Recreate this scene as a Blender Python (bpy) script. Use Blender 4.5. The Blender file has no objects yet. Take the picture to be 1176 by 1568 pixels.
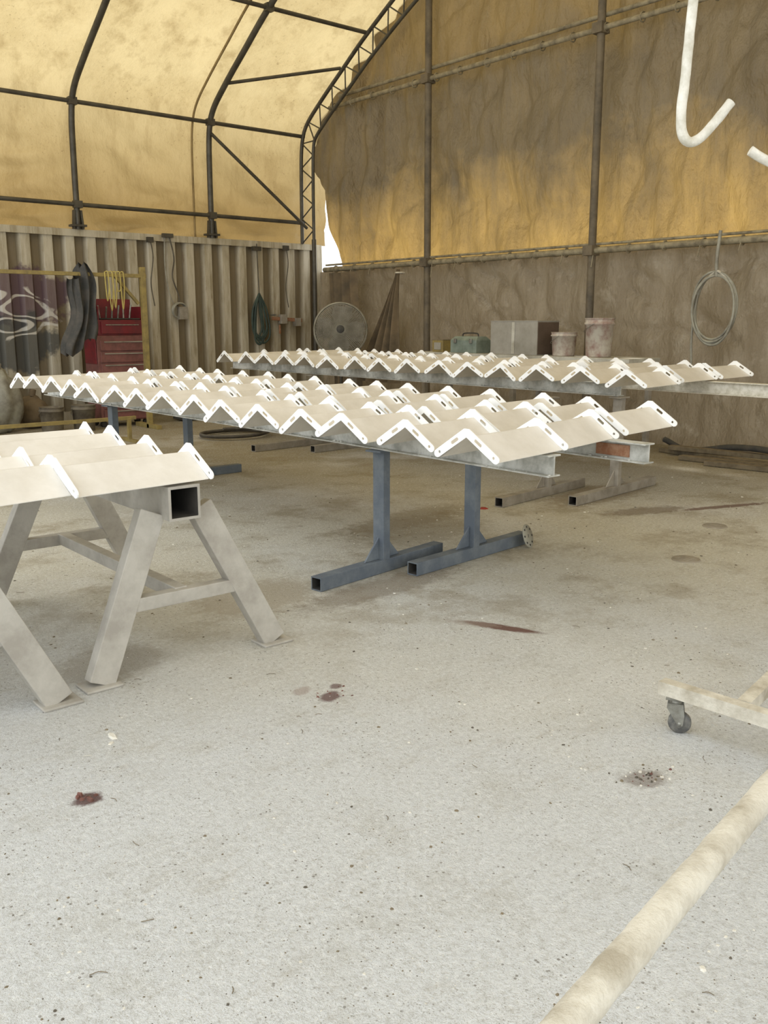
import bpy, math, random
from mathutils import Vector, Matrix, noise
random.seed(7)
R=random.random
def U(a,b): return a+(b-a)*R()
V=Vector
scn=bpy.context.scene
try:
    scn.view_settings.view_transform='Standard'
    scn.view_settings.look='None'
except Exception as e: print(e)

def S(r,g,b):
    def c(x):
        x/=255.0
        return x/12.92 if x<=0.04045 else ((x+0.055)/1.055)**2.4
    return (c(r),c(g),c(b),1)

# ---------------------------------------------------------------- materials
class NT:
    def __init__(s,name):
        s.mat=bpy.data.materials.new(name); s.mat.use_nodes=True
        s.t=s.mat.node_tree; s.t.nodes.clear()
        s.out=s.n('ShaderNodeOutputMaterial')
        s.geo=s.n('ShaderNodeNewGeometry'); s.pos=s.geo.outputs['Position']
    def n(s,typ,**k):
        x=s.t.nodes.new(typ)
        for a,b in k.items(): setattr(x,a,b)
        return x
    def l(s,a,b): s.t.links.new(a,b)
    def put(s,sock,v):
        if hasattr(v,'is_linked') or hasattr(v,'links'): s.l(v,sock)
        else: sock.default_value=v
    def mapping(s,scale=(1,1,1),loc=(0,0,0),rot=(0,0,0),typ='POINT',vec=None):
        m=s.n('ShaderNodeMapping'); m.vector_type=typ
        s.l(vec or s.pos,m.inputs['Vector'])
        m.inputs['Scale'].default_value=scale; m.inputs['Location'].default_value=loc; m.inputs['Rotation'].default_value=rot
        return m.outputs[0]
    def noise(s,scale,detail=4,rough=.6,stretch=None,vec=None):
        x=s.n('ShaderNodeTexNoise'); x.inputs['Scale'].default_value=scale
        x.inputs['Detail'].default_value=detail; x.inputs['Roughness'].default_value=rough
        s.l(s.mapping(stretch) if stretch else (vec or s.pos),x.inputs['Vector'])
        return x.outputs['Fac']
    def vor(s,scale,feat='F1'):
        x=s.n('ShaderNodeTexVoronoi'); x.feature=feat; x.inputs['Scale'].default_value=scale
        s.l(s.pos,x.inputs['Vector']); return x
    def rng(s,v,a,b,c=0,d=1):
        m=s.n('ShaderNodeMapRange'); s.put(m.inputs[0],v)
        for i,q in zip((1,2,3,4),(a,b,c,d)): m.inputs[i].default_value=q
        return m.outputs[0]
    def math(s,op,a,b=0):
        m=s.n('ShaderNodeMath',operation=op); s.put(m.inputs[0],a); s.put(m.inputs[1],b); return m.outputs[0]
    def mix(s,f,a,b):
        m=s.n('ShaderNodeMix',data_type='RGBA'); s.put(m.inputs[0],f); s.put(m.inputs[6],a); s.put(m.inputs[7],b); return m.outputs[2]
    def sep(s):
        x=s.n('ShaderNodeSeparateXYZ'); s.l(s.pos,x.inputs[0]); return x.outputs
    def bump(s,h,strength=.3,dist=.01):
        b=s.n('ShaderNodeBump'); b.inputs['Strength'].default_value=strength; b.inputs['Distance'].default_value=dist
        s.l(h,b.inputs['Height']); return b.outputs[0]
    def bsdf(s,col,rough=.6,metal=0,normal=None):
        p=s.n('ShaderNodeBsdfPrincipled'); s.put(p.inputs['Base Color'],col); s.put(p.inputs['Roughness'],rough)
        p.inputs['Metallic'].default_value=metal
        if normal: s.l(normal,p.inputs['Normal'])
        return p.outputs[0]
    def done(s,sh): s.l(sh,s.out.inputs[0]); return s.mat

def dusty(name,c1,c2,rough=.6,metal=0,scale=6,bump=.2,bscale=60,lo=.4,hi=.65):
    t=NT(name)
    f=t.rng(t.noise(scale,6,.65),lo,hi)
    return t.done(t.bsdf(t.mix(f,c1,c2),rough,metal,t.bump(t.noise(bscale,4),bump,.004)))

M={}
M['white']=dusty('louver_white',S(252,253,252),S(245,245,242),.4,0,5,.03)
M['blade']=dusty('blade_cream',S(226,222,214),S(212,207,197),.38,0,4,.05,30)
M['blue']=dusty('blue_grey_steel',S(88,98,108),S(106,113,118),.5,.1,8,.1)
M['bluetop']=dusty('blue_grey_dusty',S(94,103,113),S(126,133,136),.6,.05,7,.1,lo=.42,hi=.75)
M['beige']=dusty('dusty_beige_steel',S(180,176,166),S(156,151,141),.75,0,6,.3)
M['taupe']=dusty('dusty_taupe_steel',S(156,149,136),S(128,121,108),.75,0,6,.3)
M['galv']=dusty('galvanised_steel',S(198,198,191),S(160,160,152),.6,.1,14,.5,90)
M['rust']=dusty('rust',S(136,92,64),S(160,124,98),.9,0,20,.4)
M['pipe']=dusty('frame_pipe',S(86,82,72),S(66,62,54),.5,.3,5,.1)
M['pipeend']=dusty('frame_pipe_dusty',S(112,101,82),S(82,75,63),.7,.1,5,.2)
M['rail']=dusty('rail_pipe_dusty',S(150,140,114),S(104,95,76),.7,.0,9,.2)
M['dark']=dusty('dark_interior',S(52,50,46),S(70,66,60),.8)
M['red']=dusty('red_enamel',S(122,36,42),S(94,34,38),.4,0,6,.05)
M['redd']=dusty('red_drawer',S(134,86,80),S(110,72,66),.5,0,9,.05)
M['ochre']=dusty('ochre_paint',S(156,138,82),S(124,110,70),.6,0,8,.2)
M['yellow']=dusty('yellow_strap',S(200,184,108),S(174,156,88),.7)
M['cloth']=dusty('dark_cloth',S(66,66,64),S(88,84,78),.95,0,6,.4)
M['tarpb']=dusty('brown_tarp',S(114,98,74),S(86,76,60),.85,0,4,.3)
M['green']=dusty('green_hose',S(60,76,68),S(44,58,54),.6)
M['cable']=dusty('grey_cable',S(158,156,142),S(124,120,108),.6)
M['teal']=dusty('teal_toolbox',S(130,142,132),S(104,116,106),.6)
M['card']=dusty('grey_box',S(160,156,146),S(138,134,122),.8,0,3)
M['cardside']=dusty('brown_box_side',S(98,82,70),S(80,68,56),.9,0,3)
M['bucket']=dusty('dirty_bucket',S(194,188,174),S(152,124,114),.6,0,7,.2)
M['bucket2']=dusty('grimy_bucket',S(120,112,96),S(84,76,64),.7,0,7,.2)
M['bench']=dusty('bench_top',S(196,194,182),S(150,144,128),.7,0,3,.2)
M['plaster']=dusty('overspray_plaster',S(210,205,190),S(168,160,142),.85,0,9,1.0,70)
M['hook']=dusty('cream_coated_steel',S(224,220,208),S(192,187,170),.6,0,20,.5,60)
M['wheel']=dusty('caster_rubber',S(84,84,82),S(130,128,120),.7,0,30)
M['zinc']=dusty('zinc_plate',S(160,160,152),S(120,118,110),.4,.6,20)
M['fan']=dusty('dusty_fan_wire',S(152,148,134),S(116,112,98),.7,0,6)
M['seam']=dusty('tarp_seam',S(150,128,84),S(128,108,70),.8)
M['chipd']=dusty('chip_dark',S(100,94,82),S(78,72,62),.9)
M['chipl']=dusty('chip_light',S(222,219,208),S(196,190,176),.9)
M['chipr']=dusty('chip_rust',S(120,82,72),S(96,66,58),.9)
M['redscrap']=dusty('red_scrap',S(170,60,46),S(140,46,36),.6)
M['wood']=dusty('old_board',S(128,116,94),S(98,88,70),.9,0,8)

# floor
def floor_mat():
    t=NT('dusty_concrete_floor')
    x,y,z=t.sep()
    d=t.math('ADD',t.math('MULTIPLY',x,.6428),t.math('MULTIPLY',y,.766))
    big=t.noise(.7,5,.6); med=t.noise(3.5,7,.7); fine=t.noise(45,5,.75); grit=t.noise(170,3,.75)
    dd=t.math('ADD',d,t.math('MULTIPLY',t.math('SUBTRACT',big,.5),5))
    near=S(217,219,218); mid=S(208,204,188); far=S(158,146,117)  # pale overspray dust near; mid and far tones carry painted yellow tarp bounce
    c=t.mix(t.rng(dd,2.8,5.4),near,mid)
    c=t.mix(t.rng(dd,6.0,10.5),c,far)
    c=t.mix(t.rng(med,.5,.72,0,.4),c,S(178,173,157))
    c=t.mix(t.rng(big,.52,.66,0,.4),c,S(234,235,233))
    c=t.mix(t.rng(fine,.52,.68,0,.5),c,S(170,166,155))
    c=t.mix(t.rng(fine,.48,.34,0,.6),c,S(240,241,238))
    c=t.mix(t.rng(grit,.56,.66,0,.45),c,S(146,141,130))
    # mid-distance brownish patches
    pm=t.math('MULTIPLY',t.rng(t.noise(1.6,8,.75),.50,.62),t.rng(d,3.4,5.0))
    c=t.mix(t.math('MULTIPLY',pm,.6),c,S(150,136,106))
    # scuffed, swept streaks
    sc=t.rng(t.noise(2.2,8,.8,(1,3.2,1)),.56,.64)
    c=t.mix(t.math('MULTIPLY',sc,.3),c,S(178,171,154))
    v1=t.vor(38); v2=t.noise(5,3)
    sp=t.math('MULTIPLY',t.rng(v1.outputs['Distance'],.12,.18,1,0),t.rng(v2,.48,.56))
    c=t.mix(t.math('MULTIPLY',sp,.7),c,S(112,104,90))
    v3=t.vor(95)
    sp2=t.math('MULTIPLY',t.rng(v3.outputs['Distance'],.14,.22,1,0),t.rng(t.noise(9,3),.50,.60))
    c=t.mix(t.math('MULTIPLY',sp2,.6),c,S(124,118,104))
    wn=t.noise(14,5,.7)
    def stain(c,X,Y,rx,ry,ang,col,k=.9,amp=1.3):
        m=t.mapping((rx,ry,1),(X,Y,0),(0,0,ang),'TEXTURE')
        ln=t.n('ShaderNodeVectorMath',operation='LENGTH'); t.l(m,ln.inputs[0])
        v=t.math('ADD',ln.outputs['Value'],t.math('MULTIPLY',t.math('SUBTRACT',wn,.5),amp))
        return t.mix(t.math('MULTIPLY',t.rng(v,.6,.95,1,0),k),c,col)
    a=math.atan2(-.42,.184)
    c=stain(c,3.26,2.98,.27,.048,a,S(112,76,62),.95,.8)
    c=stain(c,3.20,3.10,.17,.05,a+.1,S(160,144,128),.5)
    c=stain(c,2.09,2.83,.07,.05,.5,S(112,86,82),.9)
    c=stain(c,2.17,2.90,.035,.03,.5,S(112,86,82),.8)
    c=stain(c,2.03,2.95,.06,.04,.5,S(166,148,138),.6)
    c=stain(c,1.0,2.67,.06,.05,0,S(100,74,70),.95)
    c=stain(c,2.48,1.60,.10,.07,-.6,S(140,130,122),.7)
    c=stain(c,6.95,3.88,.6,.06,-.33,S(116,90,74),.85)
    c=stain(c,6.3,4.2,.5,.16,-.3,S(124,108,86),.7)
    c=stain(c,2.6,4.2,.5,.35,.2,S(160,146,120),.55)
    c=stain(c,1.55,3.75,.35,.25,.2,S(150,138,116),.5)
    c=stain(c,4.6,5.2,.9,.3,.2,S(140,124,94),.5)
    c=stain(c,3.3,3.9,.8,.2,.1,S(132,118,98),.6)
    c=stain(c,4.4,4.9,.8,.5,.1,S(140,128,104),.5)
    c=stain(c,6.6,4.9,1.0,.35,.1,S(136,118,88),.6)
    h=t.math('ADD',t.math('MULTIPLY',fine,1.0),t.math('MULTIPLY',grit,.6))
    h=t.math('ADD',h,t.math('MULTIPLY',t.noise(90,4,.7),1.0))
    return t.done(t.bsdf(c,.95,0,t.bump(h,.8,.012)))
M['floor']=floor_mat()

def fabric(name,colf,wr=.5,dist=.08):
    t=NT(name)
    x,y,z=t.sep()
    col,tf,tc=colf(t,x,y,z)
    h=t.math('ADD',t.noise(2.2,5,.6,(1,1,.6)),t.math('MULTIPLY',t.noise(9,4,.6,(1,1,.5)),.3))
    nb=t.bump(h,wr,dist)
    p=t.bsdf(col,.65,0,nb)
    tr=t.n('ShaderNodeBsdfTranslucent'); t.put(tr.inputs[0],tc); t.l(nb,tr.inputs['Normal'])
    m=t.n('ShaderNodeMixShader'); t.put(m.inputs[0],tf); t.l(p,m.inputs[1]); t.l(tr.outputs[0],m.inputs[2])
    return t.done(m.outputs[0])
def roofc(t,x,y,z):
    n=t.noise(1.1,6,.65); s=t.noise(2.0,6,.7,(1.5,1.5,.4))
    grime=t.rng(n,.40,.62)
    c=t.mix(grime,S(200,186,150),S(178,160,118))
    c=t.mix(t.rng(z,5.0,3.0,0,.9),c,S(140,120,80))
    st=t.rng(s,.50,.70,0,.5)
    c=t.mix(st,c,S(136,116,78))
    sp=t.math('MULTIPLY',t.rng(t.noise(34,3,.7),.62,.68),t.rng(n,.45,.6))
    c=t.mix(sp,c,S(128,106,72))
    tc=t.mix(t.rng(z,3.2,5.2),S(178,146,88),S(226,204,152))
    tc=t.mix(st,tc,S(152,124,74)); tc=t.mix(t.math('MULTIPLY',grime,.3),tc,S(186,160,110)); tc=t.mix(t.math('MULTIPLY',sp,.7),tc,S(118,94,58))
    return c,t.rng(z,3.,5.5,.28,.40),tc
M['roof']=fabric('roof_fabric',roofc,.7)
def endc(t,x,y,z):
    n=t.noise(.9,6,.65); s=t.noise(1.6,6,.7,(1,2.2,.35))
    zz=t.math('ADD',z,t.math('MULTIPLY',t.math('SUBTRACT',t.noise(.9,5,.65),.5),2.2))
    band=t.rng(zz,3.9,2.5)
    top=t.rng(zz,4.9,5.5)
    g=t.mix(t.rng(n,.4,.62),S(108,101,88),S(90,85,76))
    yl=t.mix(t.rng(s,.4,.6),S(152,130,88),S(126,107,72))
    c=t.mix(band,g,yl)  # ochre band: glow of sunlight through the tarp, painted into its colour
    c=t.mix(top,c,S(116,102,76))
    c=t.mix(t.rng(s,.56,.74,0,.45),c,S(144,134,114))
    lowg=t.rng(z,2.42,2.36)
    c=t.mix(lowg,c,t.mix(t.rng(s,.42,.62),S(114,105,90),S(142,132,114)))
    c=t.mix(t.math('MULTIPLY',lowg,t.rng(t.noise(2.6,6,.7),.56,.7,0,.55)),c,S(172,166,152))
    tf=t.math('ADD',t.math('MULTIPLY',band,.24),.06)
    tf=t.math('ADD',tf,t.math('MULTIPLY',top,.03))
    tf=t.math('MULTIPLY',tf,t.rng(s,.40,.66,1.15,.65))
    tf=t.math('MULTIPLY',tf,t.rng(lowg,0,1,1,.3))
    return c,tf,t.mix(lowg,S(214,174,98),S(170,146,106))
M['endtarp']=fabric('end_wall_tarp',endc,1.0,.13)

def cont_mat():
    t=NT('container_corrugated_paint')
    x,y,z=t.sep()
    s=t.noise(3,6,.7,(2.5,1,.3))
    c=t.mix(t.rng(s,.42,.62),S(190,182,162),S(152,141,116))
    rec=t.rng(y,13.81,13.88)
    c=t.mix(t.math('MULTIPLY',rec,.85),c,S(108,94,68))  # shade in the corrugation recesses painted into the wall colour
    c=t.mix(t.rng(t.noise(5,7,.75,(3,1,.35)),.60,.68,0,.6),c,S(116,92,66))
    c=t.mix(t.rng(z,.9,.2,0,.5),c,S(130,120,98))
    wn=t.noise(2.6,4,.6)
    def blob(X,Z,rx,rz,amp=1.6,lo=.75,hi=.9):
        m=t.mapping((rx,50,rz),(X,13.8,Z),(0,0,0),'TEXTURE')
        ln=t.n('ShaderNodeVectorMath',operation='LENGTH'); t.l(m,ln.inputs[0])
        v=t.math('ADD',ln.outputs['Value'],t.math('MULTIPLY',t.math('SUBTRACT',wn,.5),amp))
        return t.rng(v,lo,hi,1,0)
    c=t.mix(t.math('MULTIPLY',blob(4.8,1.85,.9,.5),.8),c,S(84,60,74))
    c=t.mix(t.math('MULTIPLY',blob(4.5,1.2,.8,.5),.85),c,S(66,68,66))
    ins=blob(4.6,1.6,.85,.42)
    w=t.noise(1.9,1,.4,(1,.01,1.5))
    st=t.math('ADD',t.rng(t.math('ABSOLUTE',t.math('SUBTRACT',w,.5)),.015,.025,1,0),t.rng(t.math('ABSOLUTE',t.math('SUBTRACT',w,.6)),.015,.025,1,0))
    c=t.mix(t.math('MULTIPLY',t.math('MULTIPLY',ins,t.math('MINIMUM',st,1)),.85),c,S(204,200,190))
    return t.done(t.bsdf(c,.6,0,t.bump(t.noise(30,4),.15,.01)))
M['cont']=cont_mat()

# ---------------------------------------------------------------- mesh builder
class B:
    def __init__(s): s.v=[];s.f=[];s.mi=[];s.sm=[];s.ms=[]
    def add(s,vs,fs,mat,X=None,smooth=False):
        if mat not in s.ms: s.ms.append(mat)
        k=s.ms.index(mat); o=len(s.v)
        for p in vs:
            p=V(p); s.v.append(X@p if X is not None else p)
        for f in fs: s.f.append([i+o for i in f]); s.mi.append(k); s.sm.append(smooth)
    def box(s,c,d,mat,X=None,rz=0):
        c=V(c); Rm=Matrix.Rotation(rz,3,'Z')
        vs=[c+Rm@V((sx*d[0]/2,sy*d[1]/2,sz*d[2]/2)) for sx in(-1,1) for sy in(-1,1) for sz in(-1,1)]
        fs=[(0,1,3,2),(4,6,7,5),(0,4,5,1),(2,3,7,6),(0,2,6,4),(1,5,7,3)]
        s.add(vs,fs,mat,X)
    def fr(s,a,b,up=(0,0,1)):
        d=(V(b)-V(a)).normalized(); up=V(up)
        if abs(d.dot(up))>.98: up=V((0,1,0))
        sd=d.cross(up).normalized(); return d,sd,sd.cross(d)
    def beam(s,a,b,w,h,mat,up=(0,0,1)):
        d,sd,u=s.fr(a,b,up); vs=[]
        for p in (V(a),V(b)):
            for i,j in((-1,-1),(1,-1),(1,1),(-1,1)): vs.append(p+sd*i*w/2+u*j*h/2)
        s.add(vs,[(3,2,1,0),(4,5,6,7),(0,1,5,4),(1,2,6,5),(2,3,7,6),(3,0,4,7)],mat)
    def rtube(s,a,b,w,h,th,mat,inner=None,up=(0,0,1)):
        d,sd,u=s.fr(a,b,up)
        def ring(p,w,h): return [p+sd*i*w/2+u*j*h/2 for i,j in((-1,-1),(1,-1),(1,1),(-1,1))]
        a=V(a);b=V(b)
        vs=ring(a,w,h)+ring(b,w,h)
        s.add(vs,[(i,(i+1)%4,(i+1)%4+4,i+4) for i in range(4)],mat)
        vi=ring(a,w-2*th,h-2*th)+ring(b,w-2*th,h-2*th)
        s.add(vi,[(i+4,(i+1)%4+4,(i+1)%4,i) for i in range(4)],inner or mat)
        for p in(a,b):
            s.add(ring(p,w,h)+ring(p,w-2*th,h-2*th),[(i,(i+1)%4,(i+1)%4+4,i+4) for i in range(4)],mat)
    def ibeam(s,a,b,w,h,th,mat,up=(0,0,1)):
        d,sd,u=s.fr(a,b,up); a=V(a);b=V(b)
        s.beam(a+u*(h/2-th/2),b+u*(h/2-th/2),w,th,mat,up)
        s.beam(a-u*(h/2-th/2),b-u*(h/2-th/2),w,th,mat,up)
        s.beam(a,b,th,h-2*th+.001,mat,up)
    def tube(s,pts,r,mat,n=8,rj=0):
        pts=[V(p) for p in pts]; N=len(pts)
        d0=(pts[1]-pts[0]).normalized(); up=V((0,0,1)) if abs(d0.z)<.9 else V((0,1,0))
        sd=d0.cross(up).normalized(); vs=[]
        for i,p in enumerate(pts):
            d=(pts[min(i+1,N-1)]-pts[max(i-1,0)])
            if d.length<1e-9: d=d0
            d=d.normalized(); sd=(sd-d*sd.dot(d)); sd.normalize(); u=sd.cross(d)
            for k in range(n):
                an=2*math.pi*k/n; rr=r*(1+rj*noise.noise(p*25+V((math.cos(an),math.sin(an),0)))) if rj else r
                vs.append(p+sd*math.cos(an)*rr+u*math.sin(an)*rr)
        fs=[(i*n+k,i*n+(k+1)%n,(i+1)*n+(k+1)%n,(i+1)*n+k) for i in range(N-1) for k in range(n)]
        s.add(vs,fs,mat,None,True)
        s.add([vs[k] for k in range(n)],[tuple(range(n))[::-1]],mat)
        s.add([vs[(N-1)*n+k] for k in range(n)],[tuple(range(n))],mat)
    def lathe(s,prof,mat,X=None,n=24,smooth=True):
        vs=[];
        for r,z in prof:
            for k in range(n):
                a=2*math.pi*k/n; vs.append((r*math.cos(a),r*math.sin(a),z))
        fs=[(i*n+k,i*n+(k+1)%n,(i+1)*n+(k+1)%n,(i+1)*n+k) for i in range(len(prof)-1) for k in range(n)]
        s.add(vs,fs,mat,X,smooth)
    def ring(s,c,nrm,R_,r,mat,n=32,m=6,sc=(1,1)):
        nrm=V(nrm).normalized(); up=V((0,0,1)) if abs(nrm.z)<.9 else V((0,1,0))
        a=nrm.cross(up).normalized(); b=a.cross(nrm); c=V(c)
        s.tube([c+a*math.cos(2*math.pi*i/n)*R_*sc[0]+b*math.sin(2*math.pi*i/n)*R_*sc[1] for i in range(n+1)],r,mat,m)
    def make(s,name,bevel=0):
        me=bpy.data.meshes.new(name); me.from_pydata([tuple(v) for v in s.v],[],s.f)
        for m in s.ms: me.materials.append(M[m])
        me.polygons.foreach_set('material_index',s.mi); me.polygons.foreach_set('use_smooth',s.sm)
        me.update(); ob=bpy.data.objects.new(name,me); scn.collection.objects.link(ob)
        if bevel:
            bm=ob.modifiers.new('bevel','BEVEL'); bm.width=bevel; bm.segments=2; bm.limit_method='ANGLE'
        return ob
def cat(pts,k=8):
    pts=[V(p) for p in pts]; P=[pts[0]*2-pts[1]]+pts+[pts[-1]*2-pts[-2]]; o=[]
    for i in range(1,len(P)-2):
        for j in range(k):
            t=j/k; a,b,c,d=P[i-1:i+3]
            o.append(.5*((2*b)+(c-a)*t+(2*a-5*b+4*c-d)*t*t+(3*b-a-3*c+d)*t**3))
    o.append(pts[-1]); return o
def T(x,y,z,rz=0): return Matrix.Translation((x,y,z))@Matrix.Rotation(rz,4,'Z')

# ---------------------------------------------------------------- floor / shell
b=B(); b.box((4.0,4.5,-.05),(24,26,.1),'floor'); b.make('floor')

YL=13.8; XE=10.0
b=B(); x=-1.5; prof=[]
while x<9.9:
    prof+= [(x,YL),(x+.13,YL),(x+.18,YL+.09),(x+.28,YL+.09)]; x+=.33
vs=[];fs=[]
for (px,py) in prof:
    vs+= [(px,py,.14),(px,py,2.76)]
for i in range(len(prof)-1): fs.append((2*i,2*i+2,2*i+3,2*i+1))
b.add(vs,fs,'cont')
b.beam((-1.5,YL+.03,.08),(10.05,YL+.03,.08),.12,.16,'cont')
b.beam((-1.5,YL+.03,2.80),(10.05,YL+.03,2.80),.12,.10,'cont')
b.box((10.02,YL+.03,1.42),(.14,.14,2.85),'cont')
b.make('wall_left')

half=[(13.8,2.85),(13.8,3.8),(13.77,4.45),(13.62,4.8),(13.2,5.12),(12.6,5.5),(11.95,5.9),(10.9,6.45),(9.5,7.05),(8,7.5),(6.7,7.72),(5.4,7.78)]
full=half+[(10.8-y,z) for y,z in half[::-1][1:]][:-1]
prof3=cat([(0,y,z) for y,z in full],6)
def resample(P,n):
    L=[0]
    for i in range(1,len(P)): L.append(L[-1]+(P[i]-P[i-1]).length)
    o=[];j=0
    for k in range(n+1):
        s=L[-1]*k/n
        while j<len(L)-2 and L[j+1]<s: j+=1
        f=(s-L[j])/max(1e-9,L[j+1]-L[j]); o.append(P[j].lerp(P[j+1],f))
    return o
RP=resample(prof3,200)
RPF=resample(prof3,520)
def archz(y):
    best=0
    for i in range(len(RP)-1):
        a,c=RP[i],RP[i+1]
        if (a.y-y)*(c.y-y)<=0 and abs(a.y-c.y)>1e-6:
            best=max(best,a.z+(c.z-a.z)*(y-a.y)/(c.y-a.y))
    return best
frames=[1.1,3.36,5.62,7.87,9.75]
X0=.9;X1=10.28;NX=200
vs=[];fs=[]
for i in range(NX+1):
    x=X0+(X1-X0)*i/NX
    fr=0
    for a,c in zip(frames[:-1],frames[1:]):
        if a<=x<=c: fr=math.sin(math.pi*(x-a)/(c-a))
    for j,p in enumerate(RPF):
        q=RPF[min(j+1,len(RPF)-1)]-RPF[max(j-1,0)]; nn=V((0,q.z,-q.y)).normalized()
        c=V((0,5.4,3)); 
        if nn.dot(V((0,p.y,p.z))-c)<0: nn=-nn
        lw=max(0,1-(p.z-2.85)/1.9) if p.y>5 else 0
        dsp=.095+.07*fr*(1 if p.z>3 else .3)+.05*noise.noise(V((x*1.3,p.y*1.3,p.z*1.3)))+.02*noise.noise(V((x*3,p.y*2,p.z*4)))
        ph=p.z*11+4.5*noise.noise(V((x*.9,0,p.z*1.0)))+3.2*fr
        dsp+=lw*(.055*math.sin(ph)*(.3+fr)+.03*(1-abs(noise.noise(V((x*1.2,3,p.z*3.5-.8*fr))))*2.4)**3)
        pp=V((x,p.y,p.z))+nn*dsp
        vs.append(pp)
n=len(RPF)
for i in range(NX):
    for j in range(n-1): fs.append((i*n+j,(i+1)*n+j,(i+1)*n+j+1,i*n+j+1))
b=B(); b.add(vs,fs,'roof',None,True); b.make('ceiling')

b=B()
def arc(x,off=0,stop=None):
    o=[]
    for j,p in enumerate(RP):
        q=RP[min(j+1,len(RP)-1)]-RP[max(j-1,0)]; nn=V((0,q.z,-q.y)).normalized()
        if nn.dot(V((0,p.y-5.4,p.z-3)))<0: nn=-nn
        o.append(V((x,p.y,p.z))-nn*off)
    return o
for fx in frames[:-1]:
    b.tube(arc(fx,.03),.045,'pipe',10)
    b.box((fx,YL-.03,2.9),(.22,.16,.03),'pipe')
    b.beam((fx-.07,YL-.04,2.85),(fx-.05,YL-.04,3.12),.03,.06,'pipe'); b.beam((fx+.07,YL-.04,2.85),(fx+.05,YL-.04,3.12),.03,.06,'pipe')
for (y,z) in [(13.74,3.2),(13.70,4.62),(11.93,5.88),(9.5,7.02),(5.4,7.72),(1.3,7.02)]:
    b.tube([(X0,y,z),(9.70,y,z)],.032,'pipe',8)
    for fx in frames[:-1]:
        b.box((fx,y-.01,z),(.12,.10,.10),'pipe')
b.tube([(7.87,13.68,4.45),(9.66,13.6,3.1)],.028,'pipe',8)
b.tube([(7.87,13.15,5.10),(9.66,12.6,5.5)],.026,'pipe',8)
b.make('arched_roof_frame')
b=B()
for sx in (7.6,2.9): b.tube(arc(sx,-.04),.02,'seam',6)
b.make('roof_fabric_seam')
b=B()
o=arc(9.66,.05); inn=arc(9.66,.40)
b.tube(o,.032,'pipe',8); b.tube(inn,.028,'pipe',8)
for j in range(0,len(o)-4,4):
    b.tube([o[j],inn[min(j+2,len(o)-1)]],.012,'pipe',5); b.tube([inn[min(j+2,len(o)-1)],o[j+4]],.012,'pipe',5)
b.tube([(9.66,13.40,0),(9.66,13.4,2.9)],.04,'pipe',8)
b.make('lattice_truss_arch')

def sheet(f,nu,nv):
    vs=[f(i/nu,j/nv) for i in range(nu+1) for j in range(nv+1)]
    fs=[(i*(nv+1)+j,(i+1)*(nv+1)+j,(i+1)*(nv+1)+j+1,i*(nv+1)+j+1) for i in range(nu) for j in range(nv)]
    return vs,fs
def up(u,v):
    yy=13.7-16.3*u
    zt=archz(max(-2.5,min(13.7,yy)))+.05; z=2.42+(zt-2.42)*v
    y0=13.18+.34*min(1,max(0,(z-2.42)/1.3))+.34*min(1,max(0,(z-3.75)/.4)); y=y0+(-2.6-y0)*u
    sag=0.5+.5*math.cos(2*math.pi*y/.52)
    d=.10*noise.noise(V((3,y*1.1,z*.6)))+.09*noise.noise(V((9,y*2.2-z*1.2,z*1.1)))+.05*noise.noise(V((1,y*6,z*1.0)))
    if z<3.3: d+=.035*math.sin(2*math.pi*y/.52)*(3.3-z)
    if z>4.6: d+=.04*math.sin(2*math.pi*y/.5+1)*max(0,1-abs(z-5.1))
    cur=max(0,1-abs(y-12.5)/1.3); d+=cur*.11*math.sin(y*13+z*1.8)
    d+=.08*abs(math.sin((y*1.0+z*1.4)*2.6))*noise.noise(V((5,y*.8,z*.8)))
    d+=.045*max(0,1-abs(noise.noise(V((y*1.6+z*.8,z*1.0,7))))*2.2)**3
    x=XE+.03+d
    z2=z-(.05*sag*(1-v)**8)
    return V((x,y,z2))
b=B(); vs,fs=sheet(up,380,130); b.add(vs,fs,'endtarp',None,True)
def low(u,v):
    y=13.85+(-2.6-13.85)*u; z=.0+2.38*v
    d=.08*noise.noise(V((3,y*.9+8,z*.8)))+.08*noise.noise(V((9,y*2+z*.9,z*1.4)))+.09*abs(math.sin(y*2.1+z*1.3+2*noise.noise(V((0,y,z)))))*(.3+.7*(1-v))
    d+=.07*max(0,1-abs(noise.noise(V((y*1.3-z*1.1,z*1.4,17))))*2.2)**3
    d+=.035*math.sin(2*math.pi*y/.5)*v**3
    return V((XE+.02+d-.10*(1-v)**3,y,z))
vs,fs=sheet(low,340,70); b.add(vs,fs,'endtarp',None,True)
b.make('wall_end')

b=B()
for y in (10.67,7.57,4.47,1.37):
    b.tube([(9.83,y,0),(9.80,y,archz(y)-.1)],.052,'pipeend',10)
b.tube([(9.8,13.3,2.39),(9.8,-2.6,2.39)],.042,'rail',8)
b.tube([(9.84,13.3,2.47),(9.84,-2.6,2.47)],.018,'rail',6)
b.tube([(9.8,13.1,5.0),(9.8,-2.6,5.0)],.035,'rail',8)
b.tube([(9.86,12.9,5.16),(9.86,-2.6,5.16)],.03,'rail',8)
y=13
while y>-2:
    for zz in (2.39,5.0):
        b.ring((9.82,y+U(-.03,.03),zz),(0,1,.1),.055,.009,'rail',10,5)
    if R()<.5: b.tube([(9.76,y,2.36),(9.75,y+.02,2.36-U(.08,.2))],.007,'rail',5)
    y-=.5
for y in (10.67,7.57,4.47):
    for zz in (2.39,5.0): b.box((9.8,y,zz),(.16,.15,.12),'pipeend')
b.make('tarp_support_pipes')

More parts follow.
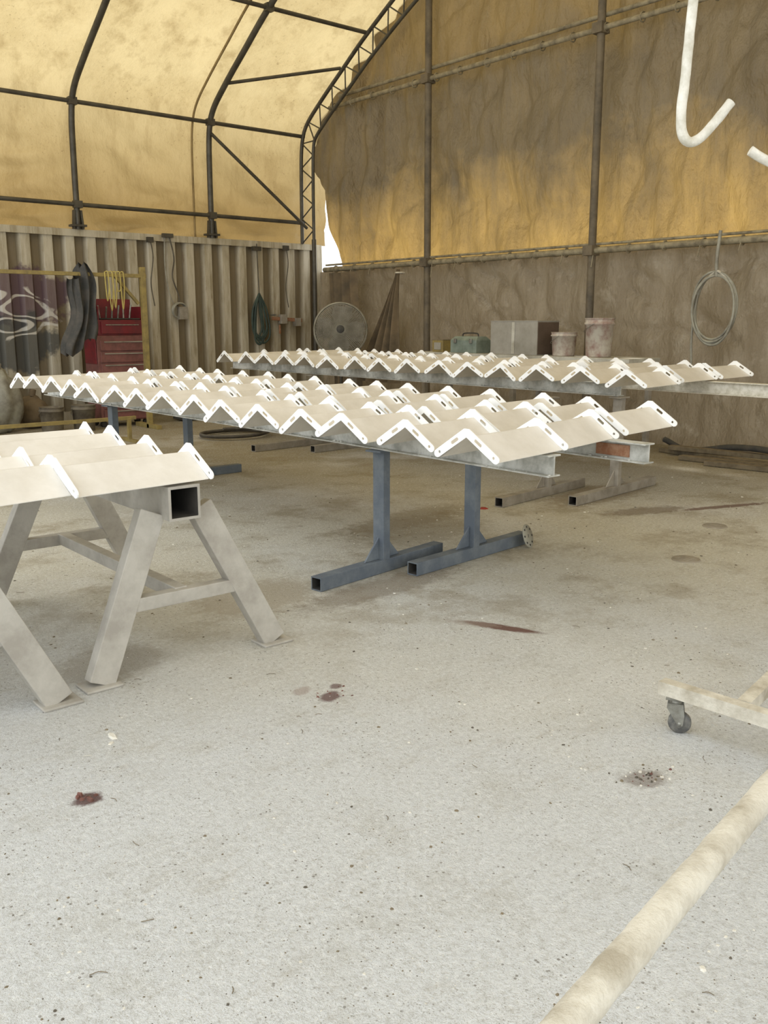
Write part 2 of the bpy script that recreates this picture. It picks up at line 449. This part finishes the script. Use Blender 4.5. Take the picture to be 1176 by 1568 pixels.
# ---------------------------------------------------------------- louver units
W_=.152; H_=.108
def flange_mesh():
    cu=bpy.data.curves.new('fl','CURVE'); cu.dimensions='2D'; cu.fill_mode='BOTH'; cu.extrude=.003
    w=W_+.012; h=H_+.004; t=.038
    def poly(pts):
        s=cu.splines.new('POLY'); s.points.add(len(pts)-1)
        for p,q in zip(s.points,pts): p.co=(q[0],q[1],0,1)
        s.use_cyclic_u=True
    an=math.atan2(h,w)
    hb=t/2; pts=[]
    ap=hb/math.cos(an)
    for k in range(7):
        a=math.pi/2+an+math.pi*k/6
        pts.append((-w+math.cos(a)*hb,math.sin(a)*hb))
    pts.append((0,h-ap))
    for k in range(7):
        a=-math.pi/2-an+math.pi*k/6
        pts.append((w+math.cos(a)*hb,math.sin(a)*hb))
    pts.append((.014,h+ap-.007)); pts.append((-.014,h+ap-.007))
    poly(pts)
    def circ(cx,cy,r,st=0,ang=0):
        q=[]
        for k in range(10):
            a=2*math.pi*k/10; px=math.cos(a)*r+(st if math.cos(a)>0 else -st); py=math.sin(a)*r
            q.append((cx+px*math.cos(ang)-py*math.sin(ang),cy+px*math.sin(ang)+py*math.cos(ang)))
        poly(q)
    circ(-w+.012,.008,.0075); circ(w-.012,.008,.0075)
    circ(-w*.40,h*.60,.0085,.016,an); circ(w*.40,h*.60,.0085,.016,-an)
    ob=bpy.data.objects.new('fl',cu); scn.collection.objects.link(ob)
    me=bpy.data.meshes.new_from_object(ob.evaluated_get(bpy.context.evaluated_depsgraph_get()))
    vs=[v.co.copy() for v in me.vertices]; fs=[tuple(p.vertices) for p in me.polygons]
    bpy.data.objects.remove(ob); bpy.data.curves.remove(cu); bpy.data.meshes.remove(me)
    return vs,fs
FV,FF=flange_mesh()
FM=Matrix(((0,0,1,0),(-1,0,0,0),(0,1,0,0),(0,0,0,1)))
def unit(b,X,L):
    w=W_; h=H_; th=.003
    vs=[];
    for x in(.004,L-.004):
        for (y,z) in((-w,0),(-.006,h-.002),(.006,h-.002),(w,0),(w,-th),(.006,h-.006),(-.006,h-.006),(-w,-th)): vs.append((x,y,z-.012))
    fs=[(i,(i+1)%8,(i+1)%8+8,i+8) for i in range(8)]
    b.add(vs,fs,'blade',X)
    for x in (0,L): b.add(FV,FF,'white',X@Matrix.Translation((x,0,.004))@FM)
def louvers(name,x0,cols,L,ys,z,rot,dy=.09,gap=.03):
    b=B()
    for c in range(cols):
        for r_,y in enumerate(ys):
            X=T(x0+c*(L+gap)+U(-.035,.035),y+c*dy+U(-.035,.035),z+.018+U(0,.012),rot+U(-.06,.06))@Matrix.Rotation(U(-.06,.06),4,'X')
            unit(b,X,L)
    return b.make(name)
louvers('louver_blade_set',2.98,3,.61,[2.98+.432*i for i in range(15)],.868,math.radians(10),dy=.115,gap=.04)
louvers('louver_blade_set.001',6.25,3,.64,[4.42+.445*i for i in range(15)],.978,math.radians(7),dy=.08,gap=.035)
louvers('louver_blade_set.002',0.0,3,.63,[3.50+.41*i for i in range(4)],.818,math.radians(5),dy=.05,gap=.035)

def beamobj(name,x,y0,y1,z0,h=.115,mat='galv',rust=False):
    b=B(); b.ibeam((x,y0,z0+h/2),(x,y1,z0+h/2),.09,h,.008,mat)
    if rust: b.beam((x-.008,y0+.12,z0+h/2),(x-.008,y0+.34,z0+h/2),.008,h*.6,'rust')
    for i in range(60):
        y=U(y0,y1); s_=U(.006,.014); b.lathe([(0,0),(s_,.001),(s_*.8,s_*.6),(0,s_*.9)],mat,T(x-.028-U(0,.01),y,z0+.008),7)
    return b.make(name,.002)
beamobj('steel_girder',3.48,2.85,9.6,.757,.108)
beamobj('steel_girder.001',4.20,2.80,9.6,.757,.108,rust=True)
beamobj('steel_girder.002',6.72,4.80,11.3,.867)
beamobj('steel_girder.003',7.55,2.2,11.3,.867,mat='hook')

def stand(name,x,y,L,rot,h,mat,px=0):
    b=B(); c=math.cos(rot); s=math.sin(rot); d=V((c,s,0)); p=V((x,y,0))
    b.rtube(p-d*L/2+V((0,0,.042)),p+d*L/2+V((0,0,.042)),.08,.08,.007,mat,'dark')
    q=p+d*px
    b.beam(q+V((0,0,.08)),q+V((0,0,h-.012)),.085,.06,mat,(c,s,0))
    b.box(tuple(q+V((0,0,h-.006))),(.16,.12,.012),mat,None,rot)
    for sg in(-1,1):
        a0=q+d*sg*.03; nrm=V((-s,c,0))*.006
        tri=[a0+V((0,0,.083)),a0+d*sg*.13+V((0,0,.083)),a0+V((0,0,.22))]
        vs=[v+nrm for v in tri]+[v-nrm for v in tri]
        b.add(vs,[(0,1,2),(5,4,3),(0,3,4,1),(1,4,5,2),(2,5,3,0)],mat)
    return b.make(name,.003)
r=math.radians
stand('t_leg_stand',3.48,4.17,1.13,r(9),.755,'bluetop')
stand('t_leg_stand.001',4.13,4.04,1.15,r(6.6),.755,'bluetop')
stand('t_leg_stand.002',3.50,8.05,1.15,r(3),.755,'blue')
stand('t_leg_stand.003',4.24,8.02,1.15,r(2),.755,'blue')
stand('t_leg_stand.004',6.15,5.16,1.33,r(8),.865,'taupe',.05)
stand('t_leg_stand.005',6.70,4.80,1.4,r(7),.865,'taupe')
stand('t_leg_stand.006',6.35,9.25,1.3,r(5),.865,'taupe',.3)
stand('t_leg_stand.007',6.85,8.75,1.3,r(5),.865,'taupe')
stand('t_leg_stand.008',7.55,2.6,1.2,r(5),.865,'taupe')

def horse(name,x,y0,y1,fl=-.5,fr_=.5):
    b=B(); zt=.74
    b.rtube((x,y0,zt),(x,y1,zt),.15,.15,.012,'beige','dark')
    for y,sy in((y0+.10,-1),(y1-.12,1)):
        ft=[]
        for sx,fo in((-1,fl),(1,fr_)):
            top=V((x+sx*.115,y,.70)); f=V((x+fo,y+sy*.06,.012))
            b.beam(top,f,.065,.115,'beige',(sx,0,0)); ft.append((top,f))
            b.box((f.x,f.y,.006),(.16,.13,.012),'beige')
        a=ft[0][0].lerp(ft[0][1],.56); c=ft[1][0].lerp(ft[1][1],.56)
        b.beam(a,c,.06,.06,'beige')
    b.beam((x,y0+.07,.32),(x,y1-.09,.32),.06,.06,'beige')
    return b.make(name,.004)
horse('steel_sawhorse',1.82,3.50,5.05,-.41,.45)
horse('steel_sawhorse.001',.76,3.44,5.0,-.45,.45)

b=B(); X=Matrix.Translation((4.62,3.99,.082))@Matrix.Rotation(r(72),4,'X')@Matrix.Rotation(r(20),4,'Y')
b.lathe([(0.012,.004),(.04,.004),(.045,.002),(.08,.003),(.082,-.002),(.045,-.004),(.012,-.004),(.012,.004)],'cable',X)
for k in range(8): b.lathe([(.001,.006),(.007,.006),(.007,-.006),(.001,-.006)],'dark',X@Matrix.Translation((.062*math.cos(k*.785),.062*math.sin(k*.785),0)),8)
b.make('grinding_disc')

for i,(x,y) in enumerate([(5.16,3.12),(6.2,3.53)]):
    b=B(); b.lathe([(0,.006),(.07,.006),(.075,.004),(.085,.008),(.092,.0)],'taupe',Matrix.Translation((x,y,0)))
    for k in range(-2,3): b.box((x,y+k*.025,.007),(.09,.006,.002),'taupe')
    b.make('floor_drain_cover')

# ---------------------------------------------------------------- rolling hook rack
b=B()
b.beam((2.87,1.80,.165),(2.95,.45,.165),.05,.05,'plaster'); b.beam((2.92,1.50,.165),(4.35,1.78,.165),.048,.048,'plaster')
b.beam((2.93,.6,.165),(4.35,.65,.165),.048,.048,'plaster')
b.beam((4.35,1.95,.165),(4.35,.45,.165),.05,.05,'plaster')
b.beam((4.25,1.72,.19),(4.25,1.72,2.95),.05,.05,'plaster')
b.beam((4.28,1.72,2.92),(2.5,1.71,2.92),.045,.045,'plaster')
b.beam((4.25,1.72,2.3),(3.6,1.72,2.9),.03,.03,'plaster')
def caster(x,y,rz):
    X=T(x,y,0,rz)
    b.box((0,0,.136),(.07,.05,.008),'zinc',X)
    b.lathe([(.012,.105),(.02,.105),(.02,.135),(.0,.135)],'zinc',X,12)
    for s_ in(-1,1):
        vs=[]
        for yy in(s_*.018,s_*.021):
            for px,pz in((-.028,.118),(.028,.118),(.034,.075),(.03,.035),(.012,.035),(-.03,.1)): vs.append((px,yy,pz))
        b.add(vs,[tuple(range(6)),tuple(range(11,5,-1))]+[(i,(i+1)%6,(i+1)%6+6,i+6) for i in range(6)],'zinc',X)
    W=X@Matrix.Translation((.018,0,.042))@Matrix.Rotation(math.pi/2,4,'X')
    b.lathe([(0,.014),(.02,.014),(.022,.010),(.036,.013),(.042,.008),(.042,-.008),(.036,-.013),(.022,-.010),(.02,-.014),(0,-.014)],'wheel',W,24)
    b.lathe([(0,.024),(.007,.024),(.007,-.024),(0,-.024)],'zinc',W,10)
caster(2.875,1.74,r(-60)); caster(2.95,.5,.4); caster(4.35,1.9,.3); caster(4.35,.5,1)
rt=V((.766,-.643,0)); o0=V((2.63,1.708,0))-rt*.918
def hk(pts,r_): b.tube(cat([o0+rt*s+V((0,0,z)) for s,z in pts],8),r_,'hook',12,.15)
hk([(.955,2.92),(.94,2.6),(.928,2.4),(.920,2.22),(.914,2.13),(.922,2.07),(.945,2.045),(.975,2.055),(1.01,2.09),(1.065,2.16)],.0150)
hk([(1.42,2.92),(1.40,2.5),(1.37,2.1),(1.35,1.99),(1.31,1.955),(1.26,1.96),(1.20,1.985),(1.135,2.02)],.0145)
b.make('rolling_hook_rack')

b=B()
p0=V((.46,.57,.6)); p1=V((2.7,.963,.6))
b.tube([p0.lerp(p1,i/160) for i in range(161)],.0262,'plaster',28,.07)
for p in (p0+V((.02,0,0)),p1-V((.1,0.02,0))):
    b.tube([p,p-V((0,0,.57))],.022,'plaster',12); 
    b.tube([p+V((-.02,.25,-.578)),p+V((.02,-.25,-.578))],.022,'plaster',12)
b.make('pipe_trestle_rail')

# ---------------------------------------------------------------- bench + things at end wall
b=B(); b.box((9.25,8.1,1.06),(.62,3.6,.05),'bench')
for y in (6.4,8.1,9.8):
    for x in(8.99,9.5): b.beam((x,y,0),(x,y,1.04),.06,.06,'taupe')
b.box((9.25,8.1,.4),(.5,3.5,.03),'taupe')
b.make('workbench',.004)
bt=1.087
b=B(); b.box((9.2,8.12,bt+.21),(.42,.80,.42),'card'); b.box((9.2,7.718,bt+.21),(.40,.006,.40),'cardside')
b.box((9.2,8.12,bt+.425),(.43,.81,.012),'card'); b.box((8.985,8.12,bt+.21),(.004,.05,.40),'bench'); b.make('storage_box',.005)
def bucket(name,x,y,z,r1,h,mat='bucket'):
    b=B(); X=Matrix.Translation((x,y,z))
    b.lathe([(0,0),(r1*.86,0),(r1*.88,.01),(r1*.98,h*.82),(r1*1.06,h*.83),(r1*1.06,h*.88),(r1,h*.89),(r1*1.02,h*.98),(r1*1.05,h*.985),(r1*1.05,h),(r1*.97,h),(r1*.95,h*.9),(0,h*.88)],mat,X,28)
    b.tube([(x+r1*1.07*math.cos(a),y+r1*1.07*math.sin(a),z+h*.86-.10*abs(math.sin((a-.3)))) for a in [ .3+math.pi*k/12 for k in range(13)]],.004,'zinc',5)
    return b.make(name)
bucket('plastic_bucket',9.15,7.42,bt,.155,.29); bucket('plastic_bucket.001',9.2,6.93,bt,.17,.46)
bucket('plastic_bucket.002',4.58,12.55,0,.16,.36,'bucket2'); bucket('plastic_bucket.003',5.05,12.6,0,.16,.36,'bucket2')
b=B(); b.box((9.15,9.05,bt+.085),(.28,.5,.17),'teal'); 
b.add([(9.01,8.8,bt+.17),(9.29,8.8,bt+.17),(9.29,9.3,bt+.17),(9.01,9.3,bt+.17),(9.07,8.83,bt+.22),(9.23,8.83,bt+.22),(9.23,9.27,bt+.22),(9.07,9.27,bt+.22)],[(4,5,6,7),(0,1,5,4),(1,2,6,5),(2,3,7,6),(3,0,4,7)],'teal')
for y in(8.9,9.2): b.box((9.0,y,bt+.16),(.02,.05,.06),'zinc')
b.tube(cat([(9.15,8.9,bt+.215),(9.15,8.93,bt+.26),(9.15,9.17,bt+.26),(9.15,9.2,bt+.215)],5),.01,'dark',6); b.make('metal_toolbox',.004)
b=B(); b.box((9.15,9.6,bt+.08),(.2,.22,.16),'ochre'); b.box((9.15,9.6,bt+.165),(.21,.23,.01),'wood'); b.box((9.045,9.6,bt+.08),(.004,.14,.1),'card'); b.make('small_cardboard_box',.003)

b=B()
for k in range(5):
    cy=5.72+U(-.03,.03); cz=1.66+U(-.04,.02); rx=.26+U(-.03,.04); rz=.36+U(-.03,.04); xx=9.72-.012*k
    b.tube([(xx+.02*math.sin(a*2+k),cy+rx*math.cos(a),cz+rz*math.sin(a)) for a in [2*math.pi*i/40 for i in range(41)]],.014,'cable',6)
b.tube(cat([(9.70,5.72,2.5),(9.68,5.73,2.2),(9.68,5.72,2.0)]),.02,'cable',6)
b.tube(cat([(9.72,5.95,1.9),(9.7,5.98,1.6),(9.71,6.0,1.3),(9.7,5.97,.95)]),.014,'cable',6)
b.tube(cat([(9.7,5.6,1.98),(9.68,5.72,2.06),(9.7,5.84,1.98)]),.016,'plaster',6)
b.make('coiled_cable')

# fan
b=B(); c=V((9.0,11.8,1.38)); nrm=V((-.62,-.78,.1)).normalized()
for k in range(1,19): b.ring(c+nrm*(.10-.06*(k/18)**2),nrm,.41*k/18,.006,'fan',36,4)
b.ring(c,nrm,.42,.016,'fan',40,8); b.ring(c-nrm*.14,nrm,.42,.01,'fan',40,6)
zq=nrm.to_track_quat('Z','Y').to_matrix().to_4x4(); X=Matrix.Translation(c)@zq
for k in range(56):
    a=2*math.pi*k/56; d=zq.to_3x3()@V((math.cos(a),math.sin(a),0))
    b.tube([c+nrm*.1+d*.05,c+nrm*.08+d*.25,c+d*.415,c-nrm*.14+d*.415],.0035,'fan',4)
    b.tube([c-nrm*.14+d*.415,c-nrm*.18+d*.05],.0035,'fan',4)
for k in range(4):
    a=2*math.pi*k/4
    Xk=X@Matrix.Rotation(a,4,'Z')
    b.add([(.04,-.06,.03),(.2,-.19,.04),(.36,-.18,.03),(.385,.10,-.04),(.24,.14,-.04),(.05,.07,-.03)],[(0,1,2,3,4,5)],'taupe',Xk)
b.lathe([(0,.12),(.06,.11),(.07,.08),(.07,-.2),(0,-.22)],'cloth',X,20)
b.tube([c-nrm*.15-V((0,0,.02)),V((9.1,11.93,.05))],.025,'pipe',8)
b.lathe([(0,.06),(.06,.06),(.28,.02),(.3,0),(0,0)],'pipe',Matrix.Translation((9.1,11.93,0)),24)
b.make('drum_fan')

def dr(u,v):
    w=.04+.62*v**1.2; y=11.1+.40*v+ (u-.5)*2*w*.75; z=2.30-1.75*v
    x=9.60-.10*v+.07*math.sin(u*22+v*2)*(.25+v)
    return V((x,y,z))
b=B(); vs,fs=sheet(dr,60,24); b.add(vs,fs,'tarpb',None,True); b.ring((9.64,11.1,2.25),(0,0,1),.07,.014,'plaster',14,6)
b.make('draped_tarp_bundle')
def cu(u,v):
    y=13.0-.72*u-.15*v; z=2.32-2.27*v; return V((9.68+.05*math.sin(u*20),y,z))
b=B(); vs,fs=sheet(cu,40,12); b.add(vs,fs,'tarpb',None,True); b.make('hanging_tarp_curtain')

b=B()
for p,q in [((9.4,6.1,.03),(9.2,4.5,.03)),((9.25,5.9,.09),(9.55,4.2,.07)),((9.0,5.6,.03),(9.1,4.6,.03)),((8.85,5.2,.03),(9.0,4.1,.03))]:
    b.beam(p,q,.11,.05,'wood')
b.make('timber_offcuts',.004)
b=B(); b.tube(cat([(9.6,6.2,.12),(9.5,5.8,.04),(9.45,5.2,.14),(9.3,4.6,.15),(9.2,4.0,.04),(9.4,3.0,.03)],10),.035,'cloth',8); b.make('black_air_hose')
b=B(); pts=[]
for i in range(90):
    a=i*.16; rr=.38+.06*math.sin(i*.13); pts.append((6.35+rr*math.cos(a)*1.2,10.6+rr*math.sin(a),.02+.0006*i))
b.tube(pts,.018,'chipd',6); b.make('floor_hose_coil')

# ---------------------------------------------------------------- container wall stuff
b=B()
b.box((5.75,12.95,.70),(.78,.46,1.22),'redd'); 
for k in range(7): 
    z=.18+k*.165; b.box((5.75,12.71,z),(.70,.03,.145),'redd'); b.box((5.75,12.685,z+.05),(.60,.02,.018),'taupe')
for x in (5.42,6.08):
    for y in(12.8,13.1): b.lathe([(0,.03),(.045,.03),(.045,-.03),(0,-.03)],'dark',Matrix.Translation((x,y,.045))@Matrix.Rotation(math.pi/2,4,'X'),12)
b.box((5.75,12.95,1.42),(.70,.40,.22),'red'); b.box((5.75,12.73,1.42),(.62,.03,.17),'red'); b.box((5.75,12.71,1.46),(.5,.02,.015),'zinc')
for x in(5.42,6.08): b.box((x,12.95,1.62),(.02,.38,.2),'red')
b.box((5.75,13.14,1.68),(.66,.02,.30),'red'); b.box((5.75,12.95,1.545),(.62,.34,.02),'dark')
for k in range(6): b.tube([(5.5+k*.09,12.9,1.55),(5.48+k*.1,12.85+U(-.05,.1),1.72+U(-.05,.05))],.014,'zinc',6)
b.box((5.35,12.95,1.36),(.012,.40,.9),'red'); b.make('red_tool_cabinet',.005)

b=B(); b.beam((3.0,12.3,2.13),(5.95,12.3,2.13),.05,.05,'ochre'); b.beam((5.9,12.3,0),(5.9,12.3,2.25),.07,.07,'ochre',(1,0,0)); b.beam((3.1,12.3,0),(3.1,12.3,2.2),.07,.07,'ochre',(1,0,0))
b.beam((5.82,12.3,1.75),(5.5,12.3,2.11),.04,.04,'ochre'); b.beam((5.9,12.0,.03),(5.9,12.7,.03),.07,.06,'ochre'); b.beam((3.1,12.0,.03),(3.1,12.7,.03),.07,.06,'ochre')
b.make('ochre_garment_rack',.003)
b=B()
for k in range(5):
    x=5.36+k*.055; w=.02+U(0,.01); zb=1.68+U(-.04,.25)
    b.tube(cat([(x-w,12.27,2.16),(x-w,12.25,1.95),(x-.01,12.25,zb),(x+w,12.26,1.95),(x+w,12.27,2.16),(x,12.3,2.17),(x-w,12.27,2.16)],5),.009,'yellow',5)
b.make('yellow_lifting_straps')
def clo(u,v):
    w=.10+.10*v+.03*math.sin(v*9); return V((4.98+(u-.5)*2*w+.06*math.sin(v*4),12.24+.05*math.sin(u*16+v*3),2.18-1.02*v-.12*math.sin(u*5+.6)))
b=B(); vs,fs=sheet(clo,40,20); b.add(vs,fs,'cloth',None,True)
b.add([v+V((-.03,.12,0)) for v in vs],fs,'cloth',None,True); b.make('dark_coveralls')

b=B()
for k in range(7):
    x=8.70+U(-.10,.10); zb=1.12+U(0,.2); w=.06+U(0,.08)
    b.tube(cat([(8.7,YL-.11,1.98),(x-w,YL-.10-.01*k,1.7),(x-w,YL-.12,zb+.12),(x,YL-.12,zb),(x+w,YL-.12,zb+.14),(x+w*.7,YL-.10,1.7),(8.7,YL-.11,1.98)],6),.017,'green',6)
b.tube([(8.7,YL-.07,2.8),(8.7,YL-.11,1.95)],.01,'chipd',5); b.box((8.7,YL-.06,2.72),(.16,.06,.07),'pipe'); b.make('green_hose_bundle')
b=B()
b.tube(cat([(7.08,YL-.06,2.85),(7.14,YL-.08,2.5),(7.1,YL-.08,2.2),(7.2,YL-.08,1.9),(7.16,YL-.08,1.75)],6),.013,'chipd',6)
b.tube(cat([(7.0,YL-.06,2.85),(6.98,YL-.08,2.3),(7.05,YL-.08,1.9),(7.16,YL-.08,1.72)],6),.010,'cable',6)
for k in range(3): b.ring((7.18,YL-.10-.02*k,1.68),(0,1,.1*k),.12,.014,'cable',20,6)
b.box((7.22,YL-.13,1.64),(.14,.1,.2),'taupe'); b.box((7.05,YL-.07,2.84),(.18,.06,.06),'pipe')
b.make('welding_cable_and_clamp',.003)
b=B(); b.beam((8.95,YL-.12,1.56),(9.56,YL-.12,1.53),.05,.06,'rust'); b.box((9.15,YL-.14,1.55),(.12,.12,.16),'taupe'); b.box((9.45,YL-.14,1.5),(.1,.12,.14),'taupe')
b.tube([(9.1,YL-.12,1.45),(9.1,YL-.12,1.3)],.02,'rust',6); b.tube([(8.97,YL-.2,1.62),(8.97,YL-.035,1.62)],.014,'zinc',6); b.make('bar_clamp',.003)
for i,x in enumerate((9.3,6.75)):
    b=B(); b.tube(cat([(x,YL-.06,2.8),(x+.03,YL-.08,2.5),(x-.02,YL-.07,2.1),(x+.02,YL-.08,1.75)],6),.009,'chipd',5); b.box((x,YL-.06,2.76),(.1,.06,.08),'pipe'); b.make('hanging_cord')

b=B(); b.beam((2.5,11.0,.3),(5.1,11.04,.3),.045,.045,'ochre')
for x in(2.6,5.0): b.beam((x,11.02,0),(x,11.02,.3),.045,.045,'ochre',(1,0,0)); b.beam((x,10.8,.02),(x,11.25,.02),.05,.04,'ochre')
b.make('low_ochre_rail',.003)
def blob(name,c,s,mat,sd):
    b=B(); n=28;m=14; vs=[];fs=[]
    for j in range(m+1):
        for i in range(n):
            th=math.pi*j/m; ph=2*math.pi*i/n; d=V((math.sin(th)*math.cos(ph),math.sin(th)*math.sin(ph),math.cos(th)))
            k=1+.22*noise.noise(d*1.8+V((sd,0,0)))+.14*abs(noise.noise(d*5+V((sd,3,0))))
            p=V((d.x*s[0],d.y*s[1],max(-.92,d.z)*s[2]))*k; p.z=max(p.z,-s[2]*.92); vs.append(V(c)+p)
    for j in range(m):
        for i in range(n): fs.append((j*n+i,(j+1)*n+i,(j+1)*n+(i+1)%n,j*n+(i+1)%n))
    b.add(vs,fs,mat,None,True)
    top=V(c)+V((0,0,s[2]*.95)); b.tube([top,top+V((.03,.02,.1))],.05,mat,8)
    return b.make(name)
blob('filled_sack',(4.05,13.05,.42),(.28,.26,.45),'cable',1); blob('filled_sack.001',(3.4,12.75,.35),(.30,.28,.38),'cloth',4)
blob('filled_sack.002',(4.6,13.35,.22),(.22,.2,.24),'tarpb',8)
b=B(); b.box((6.9,12.9,.22),(.5,.3,.4),'cloth'); b.box((6.9,12.9,.43),(.54,.34,.03),'chipd'); b.beam((6.7,12.75,.22),(7.1,12.75,.22),.02,.3,'taupe'); b.make('dark_storage_crate',.01)

# ---------------------------------------------------------------- debris
b=B()
def chip(x,y,s,mat,fl=.35):
    n=random.choice((4,5,6)); a0=U(0,6.3); el=U(.5,1); rz=U(0,3.1)
    base=[];topp=[]
    for k in range(n):
        a=a0+2*math.pi*k/n; rr=s*U(.6,1)
        px=math.cos(a)*rr; py=math.sin(a)*rr*el; qx=px*math.cos(rz)-py*math.sin(rz); qy=px*math.sin(rz)+py*math.cos(rz)
        base.append((x+qx,y+qy,0)); topp.append((x+qx*.7,y+qy*.7,s*fl*U(.6,1.2)))
    b.add(base+topp,[tuple(range(n,2*n))]+[(k,(k+1)%n,(k+1)%n+n,k+n) for k in range(n)],mat)
for i in range(6500):
    bb=1.0+8*R()**1.6; aa=U(-.5,.5)*bb
    x=.766*aa+.6428*bb; y=-.6428*aa+.766*bb
    if noise.noise(V((x*1.3,y*1.3,0)))<U(-.5,.3): continue
    s=U(.0012,.004) if R()<.88 else U(.004,.009)
    s*=.6+.15*bb
    chip(x,y,s,random.choice(('chipd','chipl','chipl','wood','wood')))
for i in range(40):
    chip(2.48+random.gauss(0,.055),1.60+random.gauss(0,.035),U(.003,.009),random.choice(('chipd','chipl','chipr','wood')),.6)
for i in range(10): chip(1.0+random.gauss(0,.02),2.67+random.gauss(0,.02),U(.005,.018),'chipr',.6)
for i in range(14): chip(2.09+random.gauss(0,.04),2.85+random.gauss(0,.04),U(.004,.010),'chipr',.4)
for i in range(60):
    bb=1.8+6*R(); aa=U(-.45,.45)*bb; x=.766*aa+.6428*bb; y=-.6428*aa+.766*bb; a=U(0,6.3); l=U(.008,.022)
    b.tube(cat([(x,y,.002),(x+l*math.cos(a),y+l*math.sin(a),.004),(x+2*l*math.cos(a+.25),y+2*l*math.sin(a+.25),.002)],3),.0012,random.choice(('chipl','wood','wood')),4)
for (x,y,s,m) in [(5.35,5.1,.05,'redscrap'),(2.3,4.6,.025,'redscrap'),(1.25,3.05,.035,'chipl'),(1.22,3.0,.02,'chipl'),(1.8,.97,.02,'chipl')]: chip(x,y,s,m,.2)
b.make('floor_debris_chips')

# ---------------------------------------------------------------- light, world, camera
w=bpy.data.worlds.new('World'); scn.world=w; w.use_nodes=True
bg=w.node_tree.nodes['Background']; bg.inputs[0].default_value=(.96,.985,1,1); bg.inputs[1].default_value=2.0
sd=bpy.data.lights.new('sun','SUN'); sd.energy=2.3; sd.angle=r(4); sd.color=(1,.97,.92)
so=bpy.data.objects.new('sun',sd); scn.collection.objects.link(so)
so.rotation_euler=(-V((.62,.55,.95))).to_track_quat('-Z','Y').to_euler()
cd=bpy.data.cameras.new('camera'); co=bpy.data.objects.new('camera',cd); scn.collection.objects.link(co)
cd.sensor_fit='VERTICAL'; cd.sensor_height=36; cd.sensor_width=27; cd.lens=32.14; cd.clip_start=.05
th=r(11.74); co.location=(0,0,1.5)
co.rotation_euler=V((.6428*math.cos(th),.7660*math.cos(th),-math.sin(th))).to_track_quat('-Z','Y').to_euler()
scn.camera=co
